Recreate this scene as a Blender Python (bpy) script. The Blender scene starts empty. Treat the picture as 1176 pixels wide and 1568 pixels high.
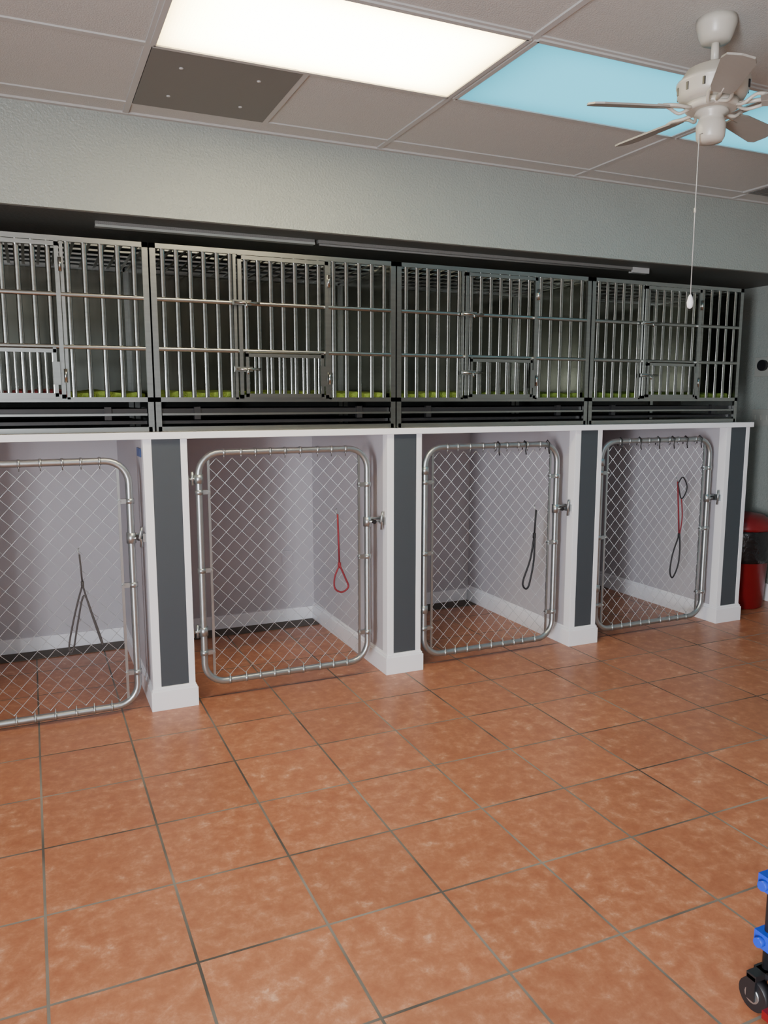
import bpy, math, random
from mathutils import Vector, Matrix
random.seed(4)
S=bpy.context.scene
S.view_settings.exposure=0.72
def srgb(r,g,b):
    f=lambda c:(c/255/12.92) if c/255<=.04045 else ((c/255+.055)/1.055)**2.4
    return (f(r),f(g),f(b),1)
# ---------------- materials
def newmat(name):
    m=bpy.data.materials.new(name); m.use_nodes=True
    nt=m.node_tree; b=nt.nodes['Principled BSDF']; return m,nt,b
def N(nt,t,**k):
    n=nt.nodes.new(t)
    for a,v in k.items(): setattr(n,a,v)
    return n
def simple(name,col,rough=.5,metal=0,var=.08,nscale=8,bump=0,bscale=60,spec=.5,stretch=None,coat=0):
    m,nt,b=newmat(name)
    tc=N(nt,'ShaderNodeTexCoord'); mp=N(nt,'ShaderNodeMapping'); nt.links.new(tc.outputs['Object'],mp.inputs[0])
    if stretch: mp.inputs['Scale'].default_value=stretch
    no=N(nt,'ShaderNodeTexNoise'); no.inputs['Scale'].default_value=nscale; no.inputs['Detail'].default_value=4
    nt.links.new(mp.outputs[0],no.inputs['Vector'])
    mix=N(nt,'ShaderNodeMix',data_type='RGBA')
    mix.inputs[6].default_value=tuple(c*(1-var) for c in col[:3])+(1,)
    mix.inputs[7].default_value=tuple(min(1,c*(1+var)) for c in col[:3])+(1,)
    nt.links.new(no.outputs[0],mix.inputs[0]); nt.links.new(mix.outputs[2],b.inputs['Base Color'])
    b.inputs['Roughness'].default_value=rough; b.inputs['Metallic'].default_value=metal
    b.inputs['Specular IOR Level'].default_value=spec
    b.inputs['Coat Weight'].default_value=coat
    if bump:
        n2=N(nt,'ShaderNodeTexNoise'); n2.inputs['Scale'].default_value=bscale; n2.inputs['Detail'].default_value=3
        nt.links.new(tc.outputs['Object'],n2.inputs['Vector'])
        bp=N(nt,'ShaderNodeBump'); bp.inputs['Strength'].default_value=bump; bp.inputs['Distance'].default_value=.01
        nt.links.new(n2.outputs[0],bp.inputs['Height']); nt.links.new(bp.outputs[0],b.inputs['Normal'])
    return m
def emis(name,c_edge,s_edge,c_mid,s_mid):
    # lamp diffuser: tubes behind prismatic sheet -> hotter in the middle, dimmer at the housing edges
    m,nt,b=newmat(name); Lk=nt.links.new
    tc=N(nt,'ShaderNodeTexCoord'); sp=N(nt,'ShaderNodeSeparateXYZ'); Lk(tc.outputs['Object'],sp.inputs[0])
    def edge(o,half,pw):
        ab=N(nt,'ShaderNodeMath',operation='ABSOLUTE'); Lk(o,ab.inputs[0])
        dv=N(nt,'ShaderNodeMath',operation='DIVIDE'); dv.inputs[1].default_value=half; Lk(ab.outputs[0],dv.inputs[0])
        p=N(nt,'ShaderNodeMath',operation='POWER'); p.inputs[1].default_value=pw; Lk(dv.outputs[0],p.inputs[0])
        s=N(nt,'ShaderNodeMath',operation='SUBTRACT'); s.inputs[0].default_value=1; s.use_clamp=True; Lk(p.outputs[0],s.inputs[1]); return s
    ex,ey=edge(sp.outputs[0],.6,6),edge(sp.outputs[1],.31,5)
    mu=N(nt,'ShaderNodeMath',operation='MULTIPLY'); Lk(ex.outputs[0],mu.inputs[0]); Lk(ey.outputs[0],mu.inputs[1])
    v=N(nt,'ShaderNodeTexVoronoi'); v.inputs['Scale'].default_value=90; v.inputs['Randomness'].default_value=0
    Lk(tc.outputs['Object'],v.inputs['Vector'])
    pr=N(nt,'ShaderNodeMapRange'); pr.inputs[3].default_value=1.12; pr.inputs[4].default_value=.82; Lk(v.outputs['Distance'],pr.inputs[0])
    mix=N(nt,'ShaderNodeMix',data_type='RGBA'); mix.inputs[6].default_value=c_edge; mix.inputs[7].default_value=c_mid; Lk(mu.outputs[0],mix.inputs[0])
    st=N(nt,'ShaderNodeMapRange'); st.inputs[3].default_value=s_edge; st.inputs[4].default_value=s_mid; Lk(mu.outputs[0],st.inputs[0])
    m2=N(nt,'ShaderNodeMath',operation='MULTIPLY'); Lk(st.outputs[0],m2.inputs[0]); Lk(pr.outputs[0],m2.inputs[1])
    b.inputs['Base Color'].default_value=c_mid; Lk(mix.outputs[2],b.inputs['Emission Color']); Lk(m2.outputs[0],b.inputs['Emission Strength'])
    b.inputs['Roughness'].default_value=.5
    return m
M={}
M['paint']=simple('grey_green_wall_paint',srgb(146,152,146),.32,var=.05,nscale=3,bump=.5,bscale=95)
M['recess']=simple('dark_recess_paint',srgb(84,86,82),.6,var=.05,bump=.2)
M['white']=simple('white_trim_paint',srgb(236,236,240),.38,var=.02,nscale=4,bump=.03)
M['baywall']=simple('kennel_white_wall',srgb(182,179,184),.5,var=.03,nscale=3,bump=.08,bscale=90)
M['slate']=simple('slate_grey_panel',srgb(60,66,72),.5,var=.04,nscale=20)
M['ceil']=simple('acoustic_ceiling_tile',srgb(180,180,176),.85,var=.05,nscale=60,bump=.3,bscale=180,spec=.2)
M['tbar']=simple('ceiling_grid_metal',srgb(172,171,168),.5,var=.02)
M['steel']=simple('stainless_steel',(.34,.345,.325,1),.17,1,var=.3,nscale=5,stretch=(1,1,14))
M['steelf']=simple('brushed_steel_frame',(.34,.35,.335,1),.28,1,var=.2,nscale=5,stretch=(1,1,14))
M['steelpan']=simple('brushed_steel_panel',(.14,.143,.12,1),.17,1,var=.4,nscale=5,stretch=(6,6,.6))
M['galv']=simple('galvanised_pipe',(.42,.45,.46,1),.34,.9,var=.12,nscale=25)
M['wire']=simple('chain_link_wire',(.55,.57,.58,1),.35,.85,var=.1,nscale=30)
M['blackp']=simple('black_plastic',(.012,.012,.014,1),.4,var=.2)
M['shade']=simple('floor_shade_brown',(.085,.068,.052,1),.7,var=.25,nscale=30,bump=.2)  # floor shade given as a brown-grey colour
M['redp']=simple('red_plastic',srgb(115,14,20),.35,var=.08)
M['bluep']=simple('blue_plastic',srgb(20,60,190),.35,var=.08)
M['ivory']=simple('ivory_enamel',srgb(178,173,162),.35,var=.03)
M['blade']=simple('fan_blade_laminate',srgb(140,136,128),.45,var=.06,nscale=10,stretch=(1,8,1))
M['redl']=simple('red_leash_nylon',srgb(120,30,42),.7,var=.2,nscale=200)
M['blackl']=simple('black_leash_nylon',(.01,.01,.013,1),.6,var=.2,nscale=200)
M['greyl']=simple('grey_leash_nylon',srgb(62,58,58),.7,var=.3,nscale=200)
M['towel']=simple('red_cage_towel',srgb(130,45,50),.95,var=.2,nscale=40,bump=.5)
M['green_refl']=simple('green_reflection_sheet',srgb(110,132,48),.9,var=.6,nscale=60,bump=.6,bscale=300)  # painted reflection: outdoor green as mirrored low in the steel cage backs
M['bag']=simple('black_bin_liner',(.008,.008,.009,1),.22,var=.1,bump=.8,bscale=25)
M['plate']=simple('switch_plate_plastic',srgb(150,152,145),.4,var=.02)
M['label']=simple('blue_label',srgb(70,90,140),.5,var=.3,nscale=90)
M['hot']=emis('warm_light_diffuser',(1,.74,.30,1),2.2,(1,.87,.58,1),16)
M['sky']=emis('blue_skylight_diffuser',(.05,.40,.54,1),.75,(.09,.54,.72,1),1.25)
m,nt,b=newmat('perforated_vent_metal')
tc=N(nt,'ShaderNodeTexCoord'); v=N(nt,'ShaderNodeTexVoronoi'); v.inputs['Scale'].default_value=110
v.inputs['Randomness'].default_value=.1
nt.links.new(tc.outputs['Object'],v.inputs['Vector']); r=N(nt,'ShaderNodeValToRGB')
r.color_ramp.elements[0].color=(.03,.03,.028,1); r.color_ramp.elements[0].position=.15
r.color_ramp.elements[1].color=srgb(108,106,102); r.color_ramp.elements[1].position=.4
nt.links.new(v.outputs['Distance'],r.inputs[0]); nt.links.new(r.outputs[0],b.inputs['Base Color']); b.inputs['Roughness'].default_value=.6
M['vent']=m
# floor tiles
m,nt,b=newmat('terracotta_floor_tile')
tc=N(nt,'ShaderNodeTexCoord'); mp=N(nt,'ShaderNodeMapping'); mp.inputs['Location'].default_value=(.043+.371*20,-1.947+.377*20,0)
nt.links.new(tc.outputs['Object'],mp.inputs[0])
br=N(nt,'ShaderNodeTexBrick',offset=0.0,squash=1.0); L=nt.links
br.inputs['Scale'].default_value=1; br.inputs['Brick Width'].default_value=.371; br.inputs['Row Height'].default_value=.377
br.inputs['Mortar Size'].default_value=.0042; br.inputs['Mortar Smooth'].default_value=.12; br.inputs['Bias'].default_value=0
br.inputs['Color1'].default_value=(0,0,0,1); br.inputs['Color2'].default_value=(1,1,1,1); br.inputs['Mortar'].default_value=(.5,.5,.5,1)
L.new(mp.outputs[0],br.inputs['Vector'])
vm=N(nt,'ShaderNodeVectorMath',operation='MULTIPLY_ADD'); vm.inputs[1].default_value=(7,5,3)
L.new(br.outputs['Color'],vm.inputs[0]); L.new(mp.outputs[0],vm.inputs[2])
n1=N(nt,'ShaderNodeTexNoise'); n1.inputs['Scale'].default_value=19; n1.inputs['Detail'].default_value=9; n1.inputs['Roughness'].default_value=.7; n1.inputs['Distortion'].default_value=.2
L.new(vm.outputs[0],n1.inputs['Vector'])
cr=N(nt,'ShaderNodeValToRGB'); e=cr.color_ramp.elements
e[0].position=.36; e[0].color=srgb(160,99,70)
e[1].position=.72; e[1].color=srgb(212,168,140)
x=e.new(.5); x.color=srgb(172,112,80)
x=e.new(.6); x.color=srgb(186,128,96)
L.new(n1.outputs[0],cr.inputs[0])
hs=N(nt,'ShaderNodeHueSaturation'); mr=N(nt,'ShaderNodeMapRange'); mr.inputs[3].default_value=.90; mr.inputs[4].default_value=1.06
L.new(br.outputs['Color'],mr.inputs[0]); L.new(mr.outputs[0],hs.inputs['Value']); L.new(cr.outputs[0],hs.inputs['Color'])
mx=N(nt,'ShaderNodeMix',data_type='RGBA'); L.new(br.outputs['Fac'],mx.inputs[0]); L.new(hs.outputs[0],mx.inputs[6])
gn=N(nt,'ShaderNodeTexNoise'); gn.inputs['Scale'].default_value=2.5; gr=N(nt,'ShaderNodeValToRGB')
gr.color_ramp.elements[0].position=.35; gr.color_ramp.elements[0].color=srgb(70,68,64); gr.color_ramp.elements[1].position=.7; gr.color_ramp.elements[1].color=srgb(140,134,124)
L.new(mp.outputs[0],gn.inputs['Vector']); L.new(gn.outputs[0],gr.inputs[0]); L.new(gr.outputs[0],mx.inputs[7])
L.new(mx.outputs[2],b.inputs['Base Color'])
ra=N(nt,'ShaderNodeMapRange'); ra.inputs[3].default_value=.24; ra.inputs[4].default_value=.44; L.new(n1.outputs[0],ra.inputs[0])
ad=N(nt,'ShaderNodeMath',operation='MULTIPLY_ADD'); ad.inputs[1].default_value=.3; L.new(br.outputs['Fac'],ad.inputs[0]); L.new(ra.outputs[0],ad.inputs[2]); L.new(ad.outputs[0],b.inputs['Roughness'])
hh=N(nt,'ShaderNodeMath',operation='MULTIPLY_ADD'); hh.inputs[1].default_value=-1.0; hm=N(nt,'ShaderNodeMath',operation='MULTIPLY'); hm.inputs[1].default_value=.25
L.new(n1.outputs[0],hm.inputs[0]); L.new(br.outputs['Fac'],hh.inputs[0]); L.new(hm.outputs[0],hh.inputs[2])
bp=N(nt,'ShaderNodeBump'); bp.inputs['Strength'].default_value=.5; bp.inputs['Distance'].default_value=.004
L.new(hh.outputs[0],bp.inputs['Height']); L.new(bp.outputs[0],b.inputs['Normal'])
M['floor']=m
# ---------------- mesh builder
class MB:
    def __init__(s): s.v=[];s.f=[];s.m=[];s.sm=[];s.ms=[]
    def mi(s,k):
        if k not in s.ms: s.ms.append(k)
        return s.ms.index(k)
    def face(s,idx,k,sm=False): s.f.append(tuple(idx)); s.m.append(s.mi(k)); s.sm.append(sm)
    def box(s,x0,x1,y0,y1,z0,z1,k):
        o=len(s.v); s.v+=[(x,y,z) for z in (z0,z1) for y in (y0,y1) for x in (x0,x1)]
        for q in ((0,2,3,1),(4,5,7,6),(0,1,5,4),(2,6,7,3),(0,4,6,2),(1,3,7,5)): s.face([o+i for i in q],k)
    def prism(s,base,off,k):
        o=len(s.v); n=len(base); off=Vector(off)
        s.v+=[tuple(p) for p in base]+[tuple(Vector(p)+off) for p in base]
        s.face([o+i for i in range(n)][::-1],k); s.face([o+n+i for i in range(n)],k)
        for i in range(n): j=(i+1)%n; s.face((o+i,o+j,o+n+j,o+n+i),k)
    def tube(s,pts,r,k,n=8,closed=False,cap=True,flat=None):
        P=[Vector(p) for p in pts]; L=len(P); R=r if isinstance(r,(list,tuple)) else [r]*L
        T=[]
        for i in range(L):
            a=P[(i-1)%L] if (closed or i>0) else P[i]; b_=P[(i+1)%L] if (closed or i<L-1) else P[i]
            T.append((b_-a).normalized())
        up=Vector((0,0,1)) if abs(T[0].z)<.9 else Vector((0,1,0))
        u=(up-T[0]*up.dot(T[0])).normalized(); o=len(s.v)
        for i in range(L):
            u=(u-T[i]*u.dot(T[i])).normalized(); w=T[i].cross(u)
            for j in range(n):
                a=2*math.pi*j/n; fu=1; fw=1
                if flat: fu,fw=flat
                s.v.append(tuple(P[i]+(u*math.cos(a)*fu+w*math.sin(a)*fw)*R[i]))
        for i in range(L if closed else L-1):
            i2=(i+1)%L
            for j in range(n): s.face((o+i*n+j,o+i*n+(j+1)%n,o+i2*n+(j+1)%n,o+i2*n+j),k,True)
        if cap and not closed:
            s.face([o+j for j in range(n)][::-1],k); s.face([o+(L-1)*n+j for j in range(n)],k)
    def lathe(s,c,prof,k,n=32):
        o=len(s.v)
        for r,z in prof:
            for j in range(n):
                a=2*math.pi*j/n; s.v.append((c[0]+r*math.cos(a),c[1]+r*math.sin(a),c[2]+z))
        for i in range(len(prof)-1):
            for j in range(n): s.face((o+i*n+j,o+i*n+(j+1)%n,o+(i+1)*n+(j+1)%n,o+(i+1)*n+j),k,True)
        s.face([o+j for j in range(n)][::-1],k); s.face([o+(len(prof)-1)*n+j for j in range(n)],k)
    def obj(s,name,bevel=0,origin=True):
        xs=list(zip(*s.v)); c=Vector(((min(xs[0])+max(xs[0]))/2,(min(xs[1])+max(xs[1]))/2,min(xs[2]))) if origin else Vector((0,0,0))
        me=bpy.data.meshes.new(name); me.from_pydata([tuple(Vector(p)-c) for p in s.v],[],s.f)
        for k in s.ms: me.materials.append(M[k])
        me.polygons.foreach_set('material_index',s.m); me.polygons.foreach_set('use_smooth',s.sm); me.update()
        ob=bpy.data.objects.new(name,me); ob.location=c; S.collection.objects.link(ob)
        import bmesh
        bm=bmesh.new(); bm.from_mesh(me); bmesh.ops.recalc_face_normals(bm,faces=bm.faces); bm.to_mesh(me); bm.free()
        if bevel:
            md=ob.modifiers.new('bevel','BEVEL'); md.width=bevel; md.segments=2; md.limit_method='ANGLE'
        return ob
XL,XR,YF,YB,ZC=-2.3,4.96,-1.7,5.0,2.74
YS=3.80; ZS=2.313; YP=3.76; ZT=1.345
# ---------------- shell
a=MB(); a.box(XL,XR,YF,YB,-.1,0,'floor'); a.obj('floor',origin=False)
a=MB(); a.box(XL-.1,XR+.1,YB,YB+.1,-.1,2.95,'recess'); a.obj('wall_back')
a=MB(); a.box(XR,XR+.1,YF,YB,-.1,2.95,'paint'); a.obj('wall_right')
LY0,LY1,LZ0,LZ1=-1.5,-.7,.08,2.0
a=MB(); a.box(XL-.1,XL,YF,LY0,-.1,2.95,'paint'); a.box(XL-.1,XL,LY1,YB,-.1,2.95,'paint'); a.box(XL-.1,XL,LY0,LY1,-.1,LZ0,'paint'); a.box(XL-.1,XL,LY0,LY1,LZ1,2.95,'paint'); a.obj('wall_left')
a=MB()
for y0,y1,z0,z1 in ((LY0,LY1,LZ0,LZ0+.05),(LY0,LY1,LZ1-.05,LZ1),(LY0,LY0+.05,LZ0,LZ1),(LY1-.05,LY1,LZ0,LZ1)): a.box(XL-.08,XL-.03,y0,y1,z0,z1,'white')
a.obj('window_2')
WX0,WX1,WZ0,WZ1=-1.3,1.5,.8,2.25
a=MB(); a.box(XL-.1,WX0,YF-.12,YF,-.1,2.95,'paint'); a.box(WX1,XR+.1,YF-.12,YF,-.1,2.95,'paint')
a.box(WX0,WX1,YF-.12,YF,-.1,WZ0,'paint'); a.box(WX0,WX1,YF-.12,YF,WZ1,2.95,'paint'); a.obj('wall_front')
a=MB()
for x0,x1,z0,z1 in ((WX0,WX1,WZ0,WZ0+.05),(WX0,WX1,WZ1-.05,WZ1),(WX0,WX0+.05,WZ0,WZ1),(WX1-.05,WX1,WZ0,WZ1),(.07,.13,WZ0,WZ1)): a.box(x0,x1,YF-.09,YF-.03,z0,z1,'white')
a.obj('window_1')
a=MB()
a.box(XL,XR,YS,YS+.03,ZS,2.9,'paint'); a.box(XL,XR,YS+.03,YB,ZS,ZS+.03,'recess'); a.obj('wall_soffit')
a=MB(); a.box(XL,XR,YF,YS,ZC,ZC+.1,'ceil'); a.obj('ceiling',origin=False)
a=MB(); w=.012; zt=ZC-.006
ys=[3.66-.61*i for i in range(9)]; xs=[.46+1.21*i for i in range(-2,4)]
for y in ys: a.box(XL,XR,y-w,y+w,zt,ZC,'tbar')
for x in xs: a.box(x-w,x+w,YF,YS,zt-.001,ZC,'tbar')
a.box(1.05-w,1.05+w,3.05,3.66,zt-.001,ZC,'tbar')
a.box(XL,XR,YS-.022,YS,zt-.003,ZC,'tbar'); a.box(XR-.022,XR,YF,YS,zt-.003,ZC,'tbar')
a.obj('trim_ceiling_grid')
def panel(x0,x1,y0,y1,k,name):
    a=MB(); a.box(x0,x1,y0,y1,ZC-.008,ZC-.001,k)
    for q in ((x0-.012,x0+.008,y0,y1),(x1-.008,x1+.012,y0,y1),(x0,x1,y0-.012,y0+.008),(x0,x1,y1-.008,y1+.012)): a.box(*q,ZC-.013,ZC-.001,'tbar')
    return a.obj(name)
panel(.475,1.655,2.455,3.04,'hot','ceiling_light_panel')
panel(1.69,2.865,2.455,3.04,'sky','ceiling_skylight_panel'); panel(2.90,4.075,2.455,3.04,'sky','ceiling_skylight_panel')
a=MB(); a.box(.475,1.038,3.065,3.648,ZC-.008,ZC,'vent')
for x,y in ((.6,3.2),(.9,3.2),(.6,3.5),(.9,3.5)): a.lathe((x,y,ZC-.012),[(.002,0),(.008,.001),(.009,.005)],'tbar',10)
a.obj('ceiling_vent')
a=MB(); a.box(4.02,4.4,3.38,3.645,ZC-.01,ZC,'tbar')
for i in range(9): a.box(4.04,4.38,3.4+i*.026,3.414+i*.026,ZC-.016,ZC-.004,'vent')
a.obj('ceiling_vent')
def bb(x0,x1,y0,y1,name): a=MB(); a.box(x0,x1,y0,y1,0,.13,'white'); a.obj(name,.004)
bb(XR-.015,XR,YF,YB,'baseboard_right'); bb(4.4,XR-.015,YB-.015,YB,'baseboard_back')
# ---------------- kennels
piers=[(-1.99,-1.79),(-.75,-.55),(.472,.668),(1.712,1.91),(2.932,3.122),(4.142,4.342)]
for i,(x0,x1) in enumerate(piers):
    a=MB(); zt=ZT-.032; a.box(x0,x1,YP+.006,4.985,0,zt,'baywall')
    a.box(x0-.002,x0+.036,YP,YP+.02,.0,zt,'white'); a.box(x1-.028,x1+.002,YP,YP+.02,0,zt,'white')
    a.box(x0-.003,x0,YP,YP+.06,0,zt,'white'); a.box(x1,x1+.003,YP,YP+.06,0,zt,'white')
    a.box(x0+.036,x1-.028,YP+.003,YP+.02,.1,zt,'slate')
    h=.115
    a.box(x0-.014,x1+.014,YP-.014,4.985,0,h-.02,'white')
    a.box(x0-.009,x1+.009,YP-.009,4.985,h-.021,h-.008,'white'); a.box(x0-.004,x1+.004,YP-.004,4.985,h-.009,h,'white')
    a.obj('kennel_divider',.0015)
a=MB(); a.box(XL,4.36,YP+.012,4.985,ZT-.03,ZT-.003,'white'); a.box(XL,4.362,YP-.016,YP+.012,ZT-.032,ZT,'white'); a.obj('countertop',.002)
a=MB(); a.box(XL,4.342,4.986,5.0,0,ZT-.03,'baywall')
for (p,q) in zip(piers[:-1],piers[1:]): a.box(p[1]+.015,q[0]-.015,4.974,4.988,0,.09,'white')
a.obj('wall_kennel_back')
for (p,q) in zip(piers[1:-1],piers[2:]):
    a=MB(); a.box(p[1]+.02,q[0]-.02,4.82,4.97,0.0,.006,'shade'); a.obj('rear_shade_strip',.002)  # dark strip stands in for shade on the floor at the bay's rear
# gates
def rrect(x0,x1,z0,z1,y,r,n=7):
    P=[]
    for cx,cz,a0 in ((x1-r,z1-r,0),(x0+r,z1-r,90),(x0+r,z0+r,180),(x1-r,z0+r,270)):
        for i in range(n+1):
            t=math.radians(a0+90*i/n); P.append((cx+r*math.cos(t),y,cz+r*math.sin(t)))
    return P
def gate(x0,x1,z0,z1,pl,pr,hooks=()):
    pl+=.003; pr-=.003
    y=YP+.045; a=MB(); r=.0165
    a.tube(rrect(x0,x1,z0,z1,y,.105),r,'galv',12,closed=True)
    ix0,ix1=x0+.048,x1-.048
    for x in (ix0,ix1): a.box(x-.006,x+.006,y-.004,y+.004,z0+.03,z1-.03,'galv')
    for x,ix in ((x0,ix0),(x1,ix1)):
        for z in (z0+.16,z0+(z1-z0)*.5,z1-.19):
            a.tube([(x,y,z-.012),(x,y,z+.012)],r+.004,'galv',12)
            xa,xb=sorted((x,ix)); a.box(xa,xb,y-.01,y+.01,z-.011,z+.011,'galv')
            a.tube([(ix,y-.018,z),(ix,y+.015,z)],.006,'galv',6)
    n=9
    for i in range(n):
        x=x0+.13+(x1-x0-.26)*i/(n-1)+random.uniform(-.01,.01)
        for z,s in ((z0,1),(z1,-1)):
            a.tube([(x-.006,y,z),(x+.006,y,z)],r+.003,'galv',10)
            a.tube([(x,y-.012,z+s*.008),(x,y-.003,z+s*.035)],.0025,'galv',5)
    W=(ix1-ix0); nw=int(round(W/.039)); w=W/nw; zz0,zz1=z0+.028,z1-.028; nz=int(round((zz1-zz0)/.041)); h=(zz1-zz0)/nz
    for i in range(nw):
        P=[]
        for j in range(nz+1):
            odd=(i+j)%2; px=ix0+(i+odd)*w
            P.append((px+(.001 if odd else -.001),y+(.0025 if odd else -.0025),zz0+j*h))
        a.tube(P,.0017,'wire',4,cap=False)
    for z in (z0+.27,z1-.125):
        a.tube([(x0,y,z-.022),(x0,y,z+.022)],r+.006,'galv',12)
        a.tube([(pl,y,z),(x0,y,z)],.009,'galv',8); a.box(pl,pl+.006,y-.03,y+.03,z-.02,z+.02,'galv')
        a.tube([(x0-.03,y,z-.03),(x0-.03,y,z+.035)],.008,'galv',8)
    z=.85
    a.tube([(x1,y,z-.025),(x1,y,z+.025)],r+.006,'galv',12)
    a.tube([(x1,y-.016,z),(pr-.014,y-.016,z)],.006,'galv',8); a.tube([(x1,y+.014,z+.012),(pr-.02,y+.014,z+.012)],.006,'galv',8)
    a.tube([(pr-.022,y-.02,z-.045),(pr-.022,y-.024,z-.01),(pr-.03,y-.03,z+.0),(pr-.022,y-.024,z+.03),(pr-.016,y-.02,z+.05)],.007,'galv',8)
    a.box(pr-.014,pr,y-.03,y+.03,z-.02,z+.02,'galv')
    a.tube([(x1+.03,y-.03,z),(x1+.03,y+.02,z)],.012,'blackp',8)
    for hx in hooks:
        P=[(hx,y-.02,z1-.055),(hx-.008,y-.024,z1-.03),(hx,y-.022,z1+.008),(hx,y,z1+.023),(hx,y+.02,z1+.005),(hx,y+.02,z1-.03)]
        a.tube(P,.0035,'blackp',6)
    a.obj('kennel_gate')
gate(-.50,.405,.035,1.215,-.55,.472)
gate(.728,1.612,.085,1.24,.668,1.712)
gate(1.955,2.832,.06,1.235,1.91,2.932,(2.42,2.60,2.76))
gate(3.16,4.045,.06,1.24,3.122,4.142,(3.30,3.45,3.60,3.72,3.83,3.95))
def smooth(P,n=6):
    P=[Vector(p) for p in P]; Q=[]
    for i in range(len(P)-1):
        p0=P[max(i-1,0)];p1=P[i];p2=P[i+1];p3=P[min(i+2,len(P)-1)]
        for j in range(n):
            t=j/n; Q.append(.5*((2*p1)+(p2-p0)*t+(2*p0-5*p1+4*p2-p3)*t*t+(3*p1-p0-3*p2+p3)*t**3))
    Q.append(P[-1]); return Q
def leash(k,top,neck,loop,r=.004,k2=None):
    y=YP+.022; a=MB()
    a.tube([(top[0],y+.018,top[1]+.03),(top[0]-.008,y+.01,top[1]+.02),(top[0],y+.004,top[1])],.003,'galv',6)
    a.tube([(top[0],y+.004,top[1]+.002),(neck[0],y+.004,neck[1])],r,k,6)
    a.tube([(neck[0],y+.004,neck[1]+.015),(neck[0],y+.004,neck[1]-.015)],r*1.8,k2 or k,6)
    a.tube(smooth([(neck[0],y+.004,neck[1])]+[(p[0],y,p[1]) for p in loop]+[(neck[0],y-.002,neck[1])]),r,k2 or k,6)
    a.obj('dog_leash')
leash('greyl',(.172,.79),(.178,.65),[(.150,.56),(.122,.45),(.106,.37),(.111,.335),(.126,.36),(.150,.48),(.182,.60),(.215,.50),(.243,.40),(.252,.36),(.246,.37),(.205,.53)],.0045)
leash('redl',(1.436,.90),(1.444,.63),[(1.416,.57),(1.416,.51),(1.455,.485),(1.492,.51),(1.475,.56)],.005)
leash('blackl',(2.68,.85),(2.672,.70),[(2.645,.56),(2.60,.44),(2.602,.40),(2.625,.385),(2.645,.42),(2.67,.55)],.0055)
leash('redl',(3.765,.97),(3.80,.62),[(3.75,.5),(3.735,.39),(3.76,.345),(3.80,.42),(3.81,.52)],.005,'blackl')
a=MB(); y=YP+.022; a.tube(smooth([(3.765,y,.96),(3.80,y,.86),(3.84,y-.003,.93),(3.80,y-.003,1.0),(3.765,y,.96)]),.004,'blackl',6); a.tube(smooth([(3.80,y,.86),(3.815,y,.74),(3.80,y,.62)]),.004,'redl',6); a.obj('dog_leash')
a=MB(); a.box(.4655,.4695,3.84,3.97,1.225,1.265,'label'); a.obj('label_sticker')
a=MB(); a.box(1.49,1.565,4.979,4.987,.37,.49,'baywall'); a.box(1.51,1.545,4.977,4.98,.38,.42,'baywall'); a.box(1.51,1.545,4.977,4.98,.44,.48,'baywall'); a.obj('wall_outlet',.002)
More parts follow.
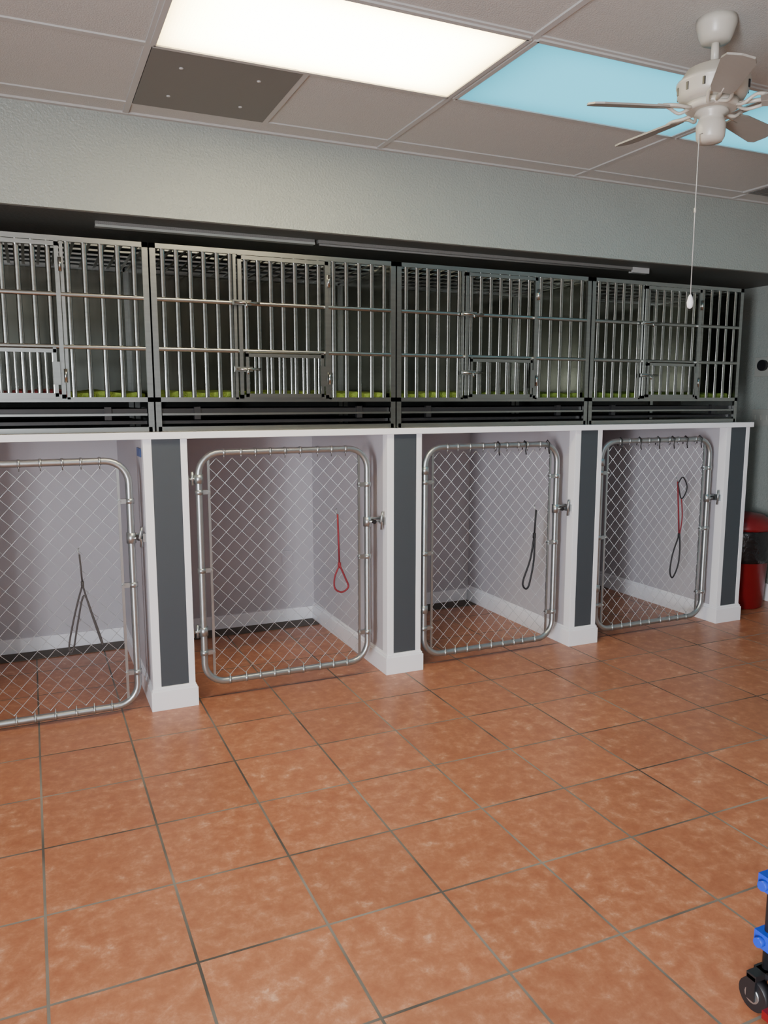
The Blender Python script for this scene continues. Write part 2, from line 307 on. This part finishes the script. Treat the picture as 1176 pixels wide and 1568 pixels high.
# ---------------- steel cages
def cage(x0,x1):
    a=MB(); y0=3.825; y1=4.62; zb,zt=1.495,2.203; g=.004; x0+=g; x1-=g; t=.018
    zf=ZT
    for x in (x0,x1-t-.008):
        for y in (y0,y1-t): a.box(x,x+t+.008,y,y+t,zf,zt,'steelf')
    for z in (zb-.012,zt-.022): 
        a.box(x0,x1,y0,y0+t,z,z+.022,'steelf'); a.box(x0,x1,y1-t,y1,z,z+.022,'steelf')
        a.box(x0,x0+t,y0,y1,z,z+.022,'steelf'); a.box(x1-t,x1,y0,y1,z,z+.022,'steelf')
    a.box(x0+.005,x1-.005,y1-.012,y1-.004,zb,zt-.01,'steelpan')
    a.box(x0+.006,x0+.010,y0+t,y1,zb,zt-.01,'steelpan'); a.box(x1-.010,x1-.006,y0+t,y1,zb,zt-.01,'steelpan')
    a.box(x0,x1,y0+.006,y1,zb-.01,zb-.002,'steelf')
    rx=random.Random(x0)
    nx=28; o=len(a.v)
    for i in range(nx+1):
        xx=x0+.03+(x1-x0-.06)*i/nx; hz=zb+.026+rx.uniform(0,.014)
        a.v+=[(xx,y0+.05,zb-.002),(xx,y0+.06,hz),(xx,y1-.04,hz+.016),(xx,y1-.03,zb-.002)]
    for i in range(nx):
        for j in range(4): a.face((o+i*4+j,o+i*4+(j+1)%4,o+i*4+4+(j+1)%4,o+i*4+4+j),'towel' if (x0<0<x1 and i<20) else 'green_refl')  # green faces imitate a reflection of outdoors; red faces are the towel
    a.box(x0+.03,x1-.03,y0+.02,y1-.03,1.425,1.452,'blackp'); a.box(x0+.03,x1-.03,y0+.004,y0+.016,1.42,1.43,'steelf')
    a.box(x0+.01,x1-.01,y0,y0+.02,ZT,ZT+.022,'steelf'); 
    a.box(x0+.03,x1-.03,y0+.03,y1-.1,1.38,1.395,'blackp')
    for x in (x0+.18,x1-.22): a.box(x,x+.03,y0+.005,y0+.03,1.40,1.46,'blackp')
    wd=x1-x0; c0=x0+wd*.325; c1=x0+wd*.695
    def bars(xa,xb,za,zb2,n,w=.0115,y=y0+.010):
        for i in range(n):
            x=xa+(xb-xa)*(i+.5)/n; a.tube([(x,y,za),(x,y,zb2)],w,'steel',12,cap=False,flat=(.45,1))
    for xa,xb,n in ((x0+t+.008,c0,6),(c0+.012,c1-.012,7),(c1,x1-t-.008,5)):
        bars(xa,xb,zb,zt-.01,n)
        for z in (1.955,1.728): a.tube([(xa,y0+.003,z),(xb,y0+.003,z)],.010,'steelf',10,cap=False,flat=(1,.6))
    for x in (c0,c1-.018): a.box(x,x+.018,y0-.012,y0+.006,zb+.004,zt-.02,'steelf')
    for z in (zb+.004,zt-.045): a.box(c0,c1,y0-.012,y0+.006,z,z+.018,'steelf')
    for x in (c0-.02,c1+.004): a.box(x,x+.014,y0,y0+.014,zb,zt-.02,'steelf')
    for x in (c0+.028,c1-.045): a.box(x,x+.014,y0-.022,y0-.01,zb+.012,1.722,'steelf')
    for z in (zb+.012,1.70): a.box(c0+.028,c1-.03,y0-.022,y0-.01,z,z+.016,'steelf')
    bars(c0+.045,c1-.045,zb+.02,1.705,6,.007,y0-.016)
    for z in (1.60,2.08): a.tube([(c1+.002,y0-.016,z-.03),(c1+.002,y0-.016,z+.03)],.008,'steel',10)
    for z in (1.955,1.64):
        a.box(c0-.03,c0+.06,y0-.024,y0-.012,z-.012,z+.012,'steelf'); a.tube([(c0-.025,y0-.03,z),(c0+.10,y0-.03,z)],.006,'steel',8)
        a.tube([(c0+.03,y0-.03,z),(c0+.03,y0-.05,z-.005),(c0+.03,y0-.052,z-.025)],.005,'steel',8)
    a.box(c1-.05,c1-.02,y0-.03,y0-.016,1.56,1.66,'steelf')
    n=18
    for i in range(n):
        x=x0+.04+(wd-.08)*i/(n-1); a.box(x-.007,x+.007,y0+.01,y1-.01,zt-.016,zt-.010,'steelf')
    for i in range(1,6):
        y=y0+(y1-y0)*i/6; a.box(x0,x1,y-.006,y+.006,zt-.01,zt-.002,'steelf')
    a.obj('steel_dog_cage')
for x0,x1 in ((-1.96,-.71),(-.71,.54),(.54,1.79),(1.79,3.06),(3.06,4.29)): cage(x0,x1)
a=MB()
for x0,x1 in ((.33,1.40),(1.42,3.63)):
    a.box(x0,x1,3.99,4.02,ZS-.016,ZS,'vent'); a.tube([(x0+.01,4.005,ZS-.020),(x1-.01,4.005,ZS-.020)],.006,'vent',10)
a.box(.33,1.4,3.985,4.025,ZS-.026,ZS-.015,'plate'); a.box(3.50,3.63,3.985,4.025,ZS-.032,ZS,'tbar')
a.obj('strip_light_fixture')
# ---------------- ceiling fan
fx,fy=2.15,2.10; a=MB()
a.lathe((fx,fy,0),[(.02,2.665),(.045,2.668),(.055,2.69),(.064,2.72),(.064,ZC)],'ivory')
a.tube([(fx,fy,2.60),(fx,fy,2.68)],.013,'ivory',12)
a.lathe((fx,fy,0),[(.04,2.478),(.100,2.485),(.112,2.505),(.112,2.53),(.117,2.535),(.117,2.545),(.107,2.552),(.088,2.582),(.05,2.598),(.02,2.61)],'ivory')
a.lathe((fx,fy,0),[(.075,2.455),(.085,2.46),(.085,2.478),(.05,2.48)],'ivory')
a.lathe((fx,fy,0),[(.012,2.352),(.038,2.355),(.046,2.37),(.048,2.41),(.043,2.42),(.038,2.435),(.055,2.445),(.05,2.46)],'ivory')
for i in range(12):
    t=math.radians(30*i); a.box(fx+.111*math.cos(t)-.004,fx+.111*math.cos(t)+.004,fy+.111*math.sin(t)-.004,fy+.111*math.sin(t)+.004,2.506,2.53,'blackp')
for ang in (162,92,18,-54,-126):
    t=math.radians(ang); d=Vector((math.cos(t),math.sin(t),0)); p=Vector((-math.sin(t),math.cos(t),0)); c=Vector((fx,fy,2.465))
    tilt=math.radians(14); q=p*math.cos(tilt)+Vector((0,0,-math.sin(tilt)))
    for s in (-1,1):
        a.tube(smooth([c+d*.07,c+d*.10+p*s*.03+Vector((0,0,-.012)),c+d*.14+q*s*.035,c+d*.18+q*s*.018]),.006,'ivory',6)
    a.tube([c+d*.07,c+d*.19],.007,'ivory',6)
    prof=[(.15,-.03),(.19,-.04),(.39,-.05),(.42,-.04),(.43,0),(.42,.04),(.39,.05),(.19,.04),(.15,.03)]
    base=[c+d*r+q*w for r,w in prof]; a.prism(base,q.cross(d).normalized()*.006,'blade')
cx,cy=fx-.06,fy-.01
a.tube([(cx+.015,cy,2.375),(cx,cy,2.37),(cx,cy,1.85)],.0016,'tbar',5)
a.tube([(cx,cy,2.12),(cx,cy,2.135)],.004,'ivory',6)
a.lathe((cx,cy,0),[(.003,1.805),(.009,1.81),(.011,1.825),(.008,1.842),(.003,1.852)],'white',12)
a.obj('ceiling_fan')
# ---------------- trash can
a=MB(); c=(4.68,4.06,-.0)
a.lathe(c,[(.155,0),(.165,.01),(.19,.52),(.203,.525),(.203,.56),(.19,.57)],'redp')
a.lathe(c,[(.198,.34),(.204,.37),(.203,.42),(.21,.46),(.206,.50),(.214,.555),(.205,.575),(.19,.57)],'bag',24)
a.lathe(c,[(.207,.57),(.21,.59),(.195,.63),(.14,.67),(.06,.685),(.005,.688)],'redp')
a.obj('trash_can')
a=MB(); a.box(XR-.008,XR,4.12,4.28,1.30,1.42,'plate')
for y in (4.15,4.20,4.25): a.box(XR-.014,XR-.006,y-.008,y+.008,1.34,1.38,'plate')
a.obj('light_switch',.002)
a=MB(); a.box(XR-.01,XR,4.12,4.28,1.66,1.80,'plate'); a.tube([(XR-.035,4.2,1.74),(XR-.008,4.2,1.74)],.04,'blackp',20); a.obj('wall_intercom',.002)
# ---------------- rolling cart at right
a=MB()
for px,py in ((1.59,1.22),(2.02,1.22),(1.59,.74),(2.02,.74)):
    a.tube([(px,py,.09),(px,py,.44)],.011,'blackp',10)
    for z in (.18,.33):
        a.box(px-.025,px+.02,py-.022,py+.022,z-.02,z+.02,'bluep'); a.tube([(px-.04,py,z),(px-.02,py,z)],.012,'bluep',10)
    wx=px-.03
    a.tube([(wx-.014,py,.040),(wx+.014,py,.040)],.040,'blackp',24); a.tube([(wx-.017,py,.040),(wx+.017,py,.040)],.020,'galv',16); a.tube([(wx-.019,py,.040),(wx+.019,py,.040)],.007,'blackp',10)
    a.box(wx-.022,wx-.017,py-.012,py+.012,.03,.095,'blackp'); a.box(wx+.017,wx+.022,py-.012,py+.012,.03,.095,'blackp'); a.box(wx-.022,px+.02,py-.014,py+.014,.085,.10,'blackp')
for z in (.18,.33,.44):
    a.tube([(1.59,1.22,z),(2.02,1.22,z),(2.02,.74,z),(1.59,.74,z)],.009,'blackp',8,closed=True)
a.box(1.475,2.05,.70,1.135,.07,.09,'redp'); a.box(1.57,2.04,.72,1.24,.088,.10,'blackp')
a.tube(smooth([(1.60,1.20,.30),(1.56,1.16,.2),(1.575,1.15,.1)]),.005,'blackp',6)
a.obj('rolling_cart')
# ---------------- light
def area(name,loc,rot,sx,sy,p,col):
    l=bpy.data.lights.new(name,'AREA'); l.shape='RECTANGLE'; l.size=sx; l.size_y=sy; l.energy=p; l.color=col
    o=bpy.data.objects.new(name,l); o.location=loc; o.rotation_euler=rot; S.collection.objects.link(o); return o
area('window_daylight',((WX0+WX1)/2,YF-.02,(WZ0+WZ1)/2),(math.radians(90),0,0),WX1-WX0-.1,WZ1-WZ0-.1,6,(.90,.95,1))
area('side_window_daylight',(XL-.02,(LY0+LY1)/2,(LZ0+LZ1)/2),(math.radians(90),0,math.radians(-90)),LY1-LY0-.1,LZ1-LZ0-.1,300,(.90,.93,1))
wd=bpy.data.worlds.new('sky_world'); S.world=wd; wd.use_nodes=True
wd.node_tree.nodes['Background'].inputs[0].default_value=(.6,.75,1,1); wd.node_tree.nodes['Background'].inputs[1].default_value=.15
# ---------------- camera
cd=bpy.data.cameras.new('camera'); cam=bpy.data.objects.new('camera',cd); S.collection.objects.link(cam); S.camera=cam
cd.sensor_fit='VERTICAL'; cd.sensor_height=24; cd.sensor_width=18; cd.lens=24*1200/1568; cd.clip_start=.05
cam.location=(0,0,1.5); cam.rotation_euler=(math.radians(90-8.25),0,math.radians(-24.2))
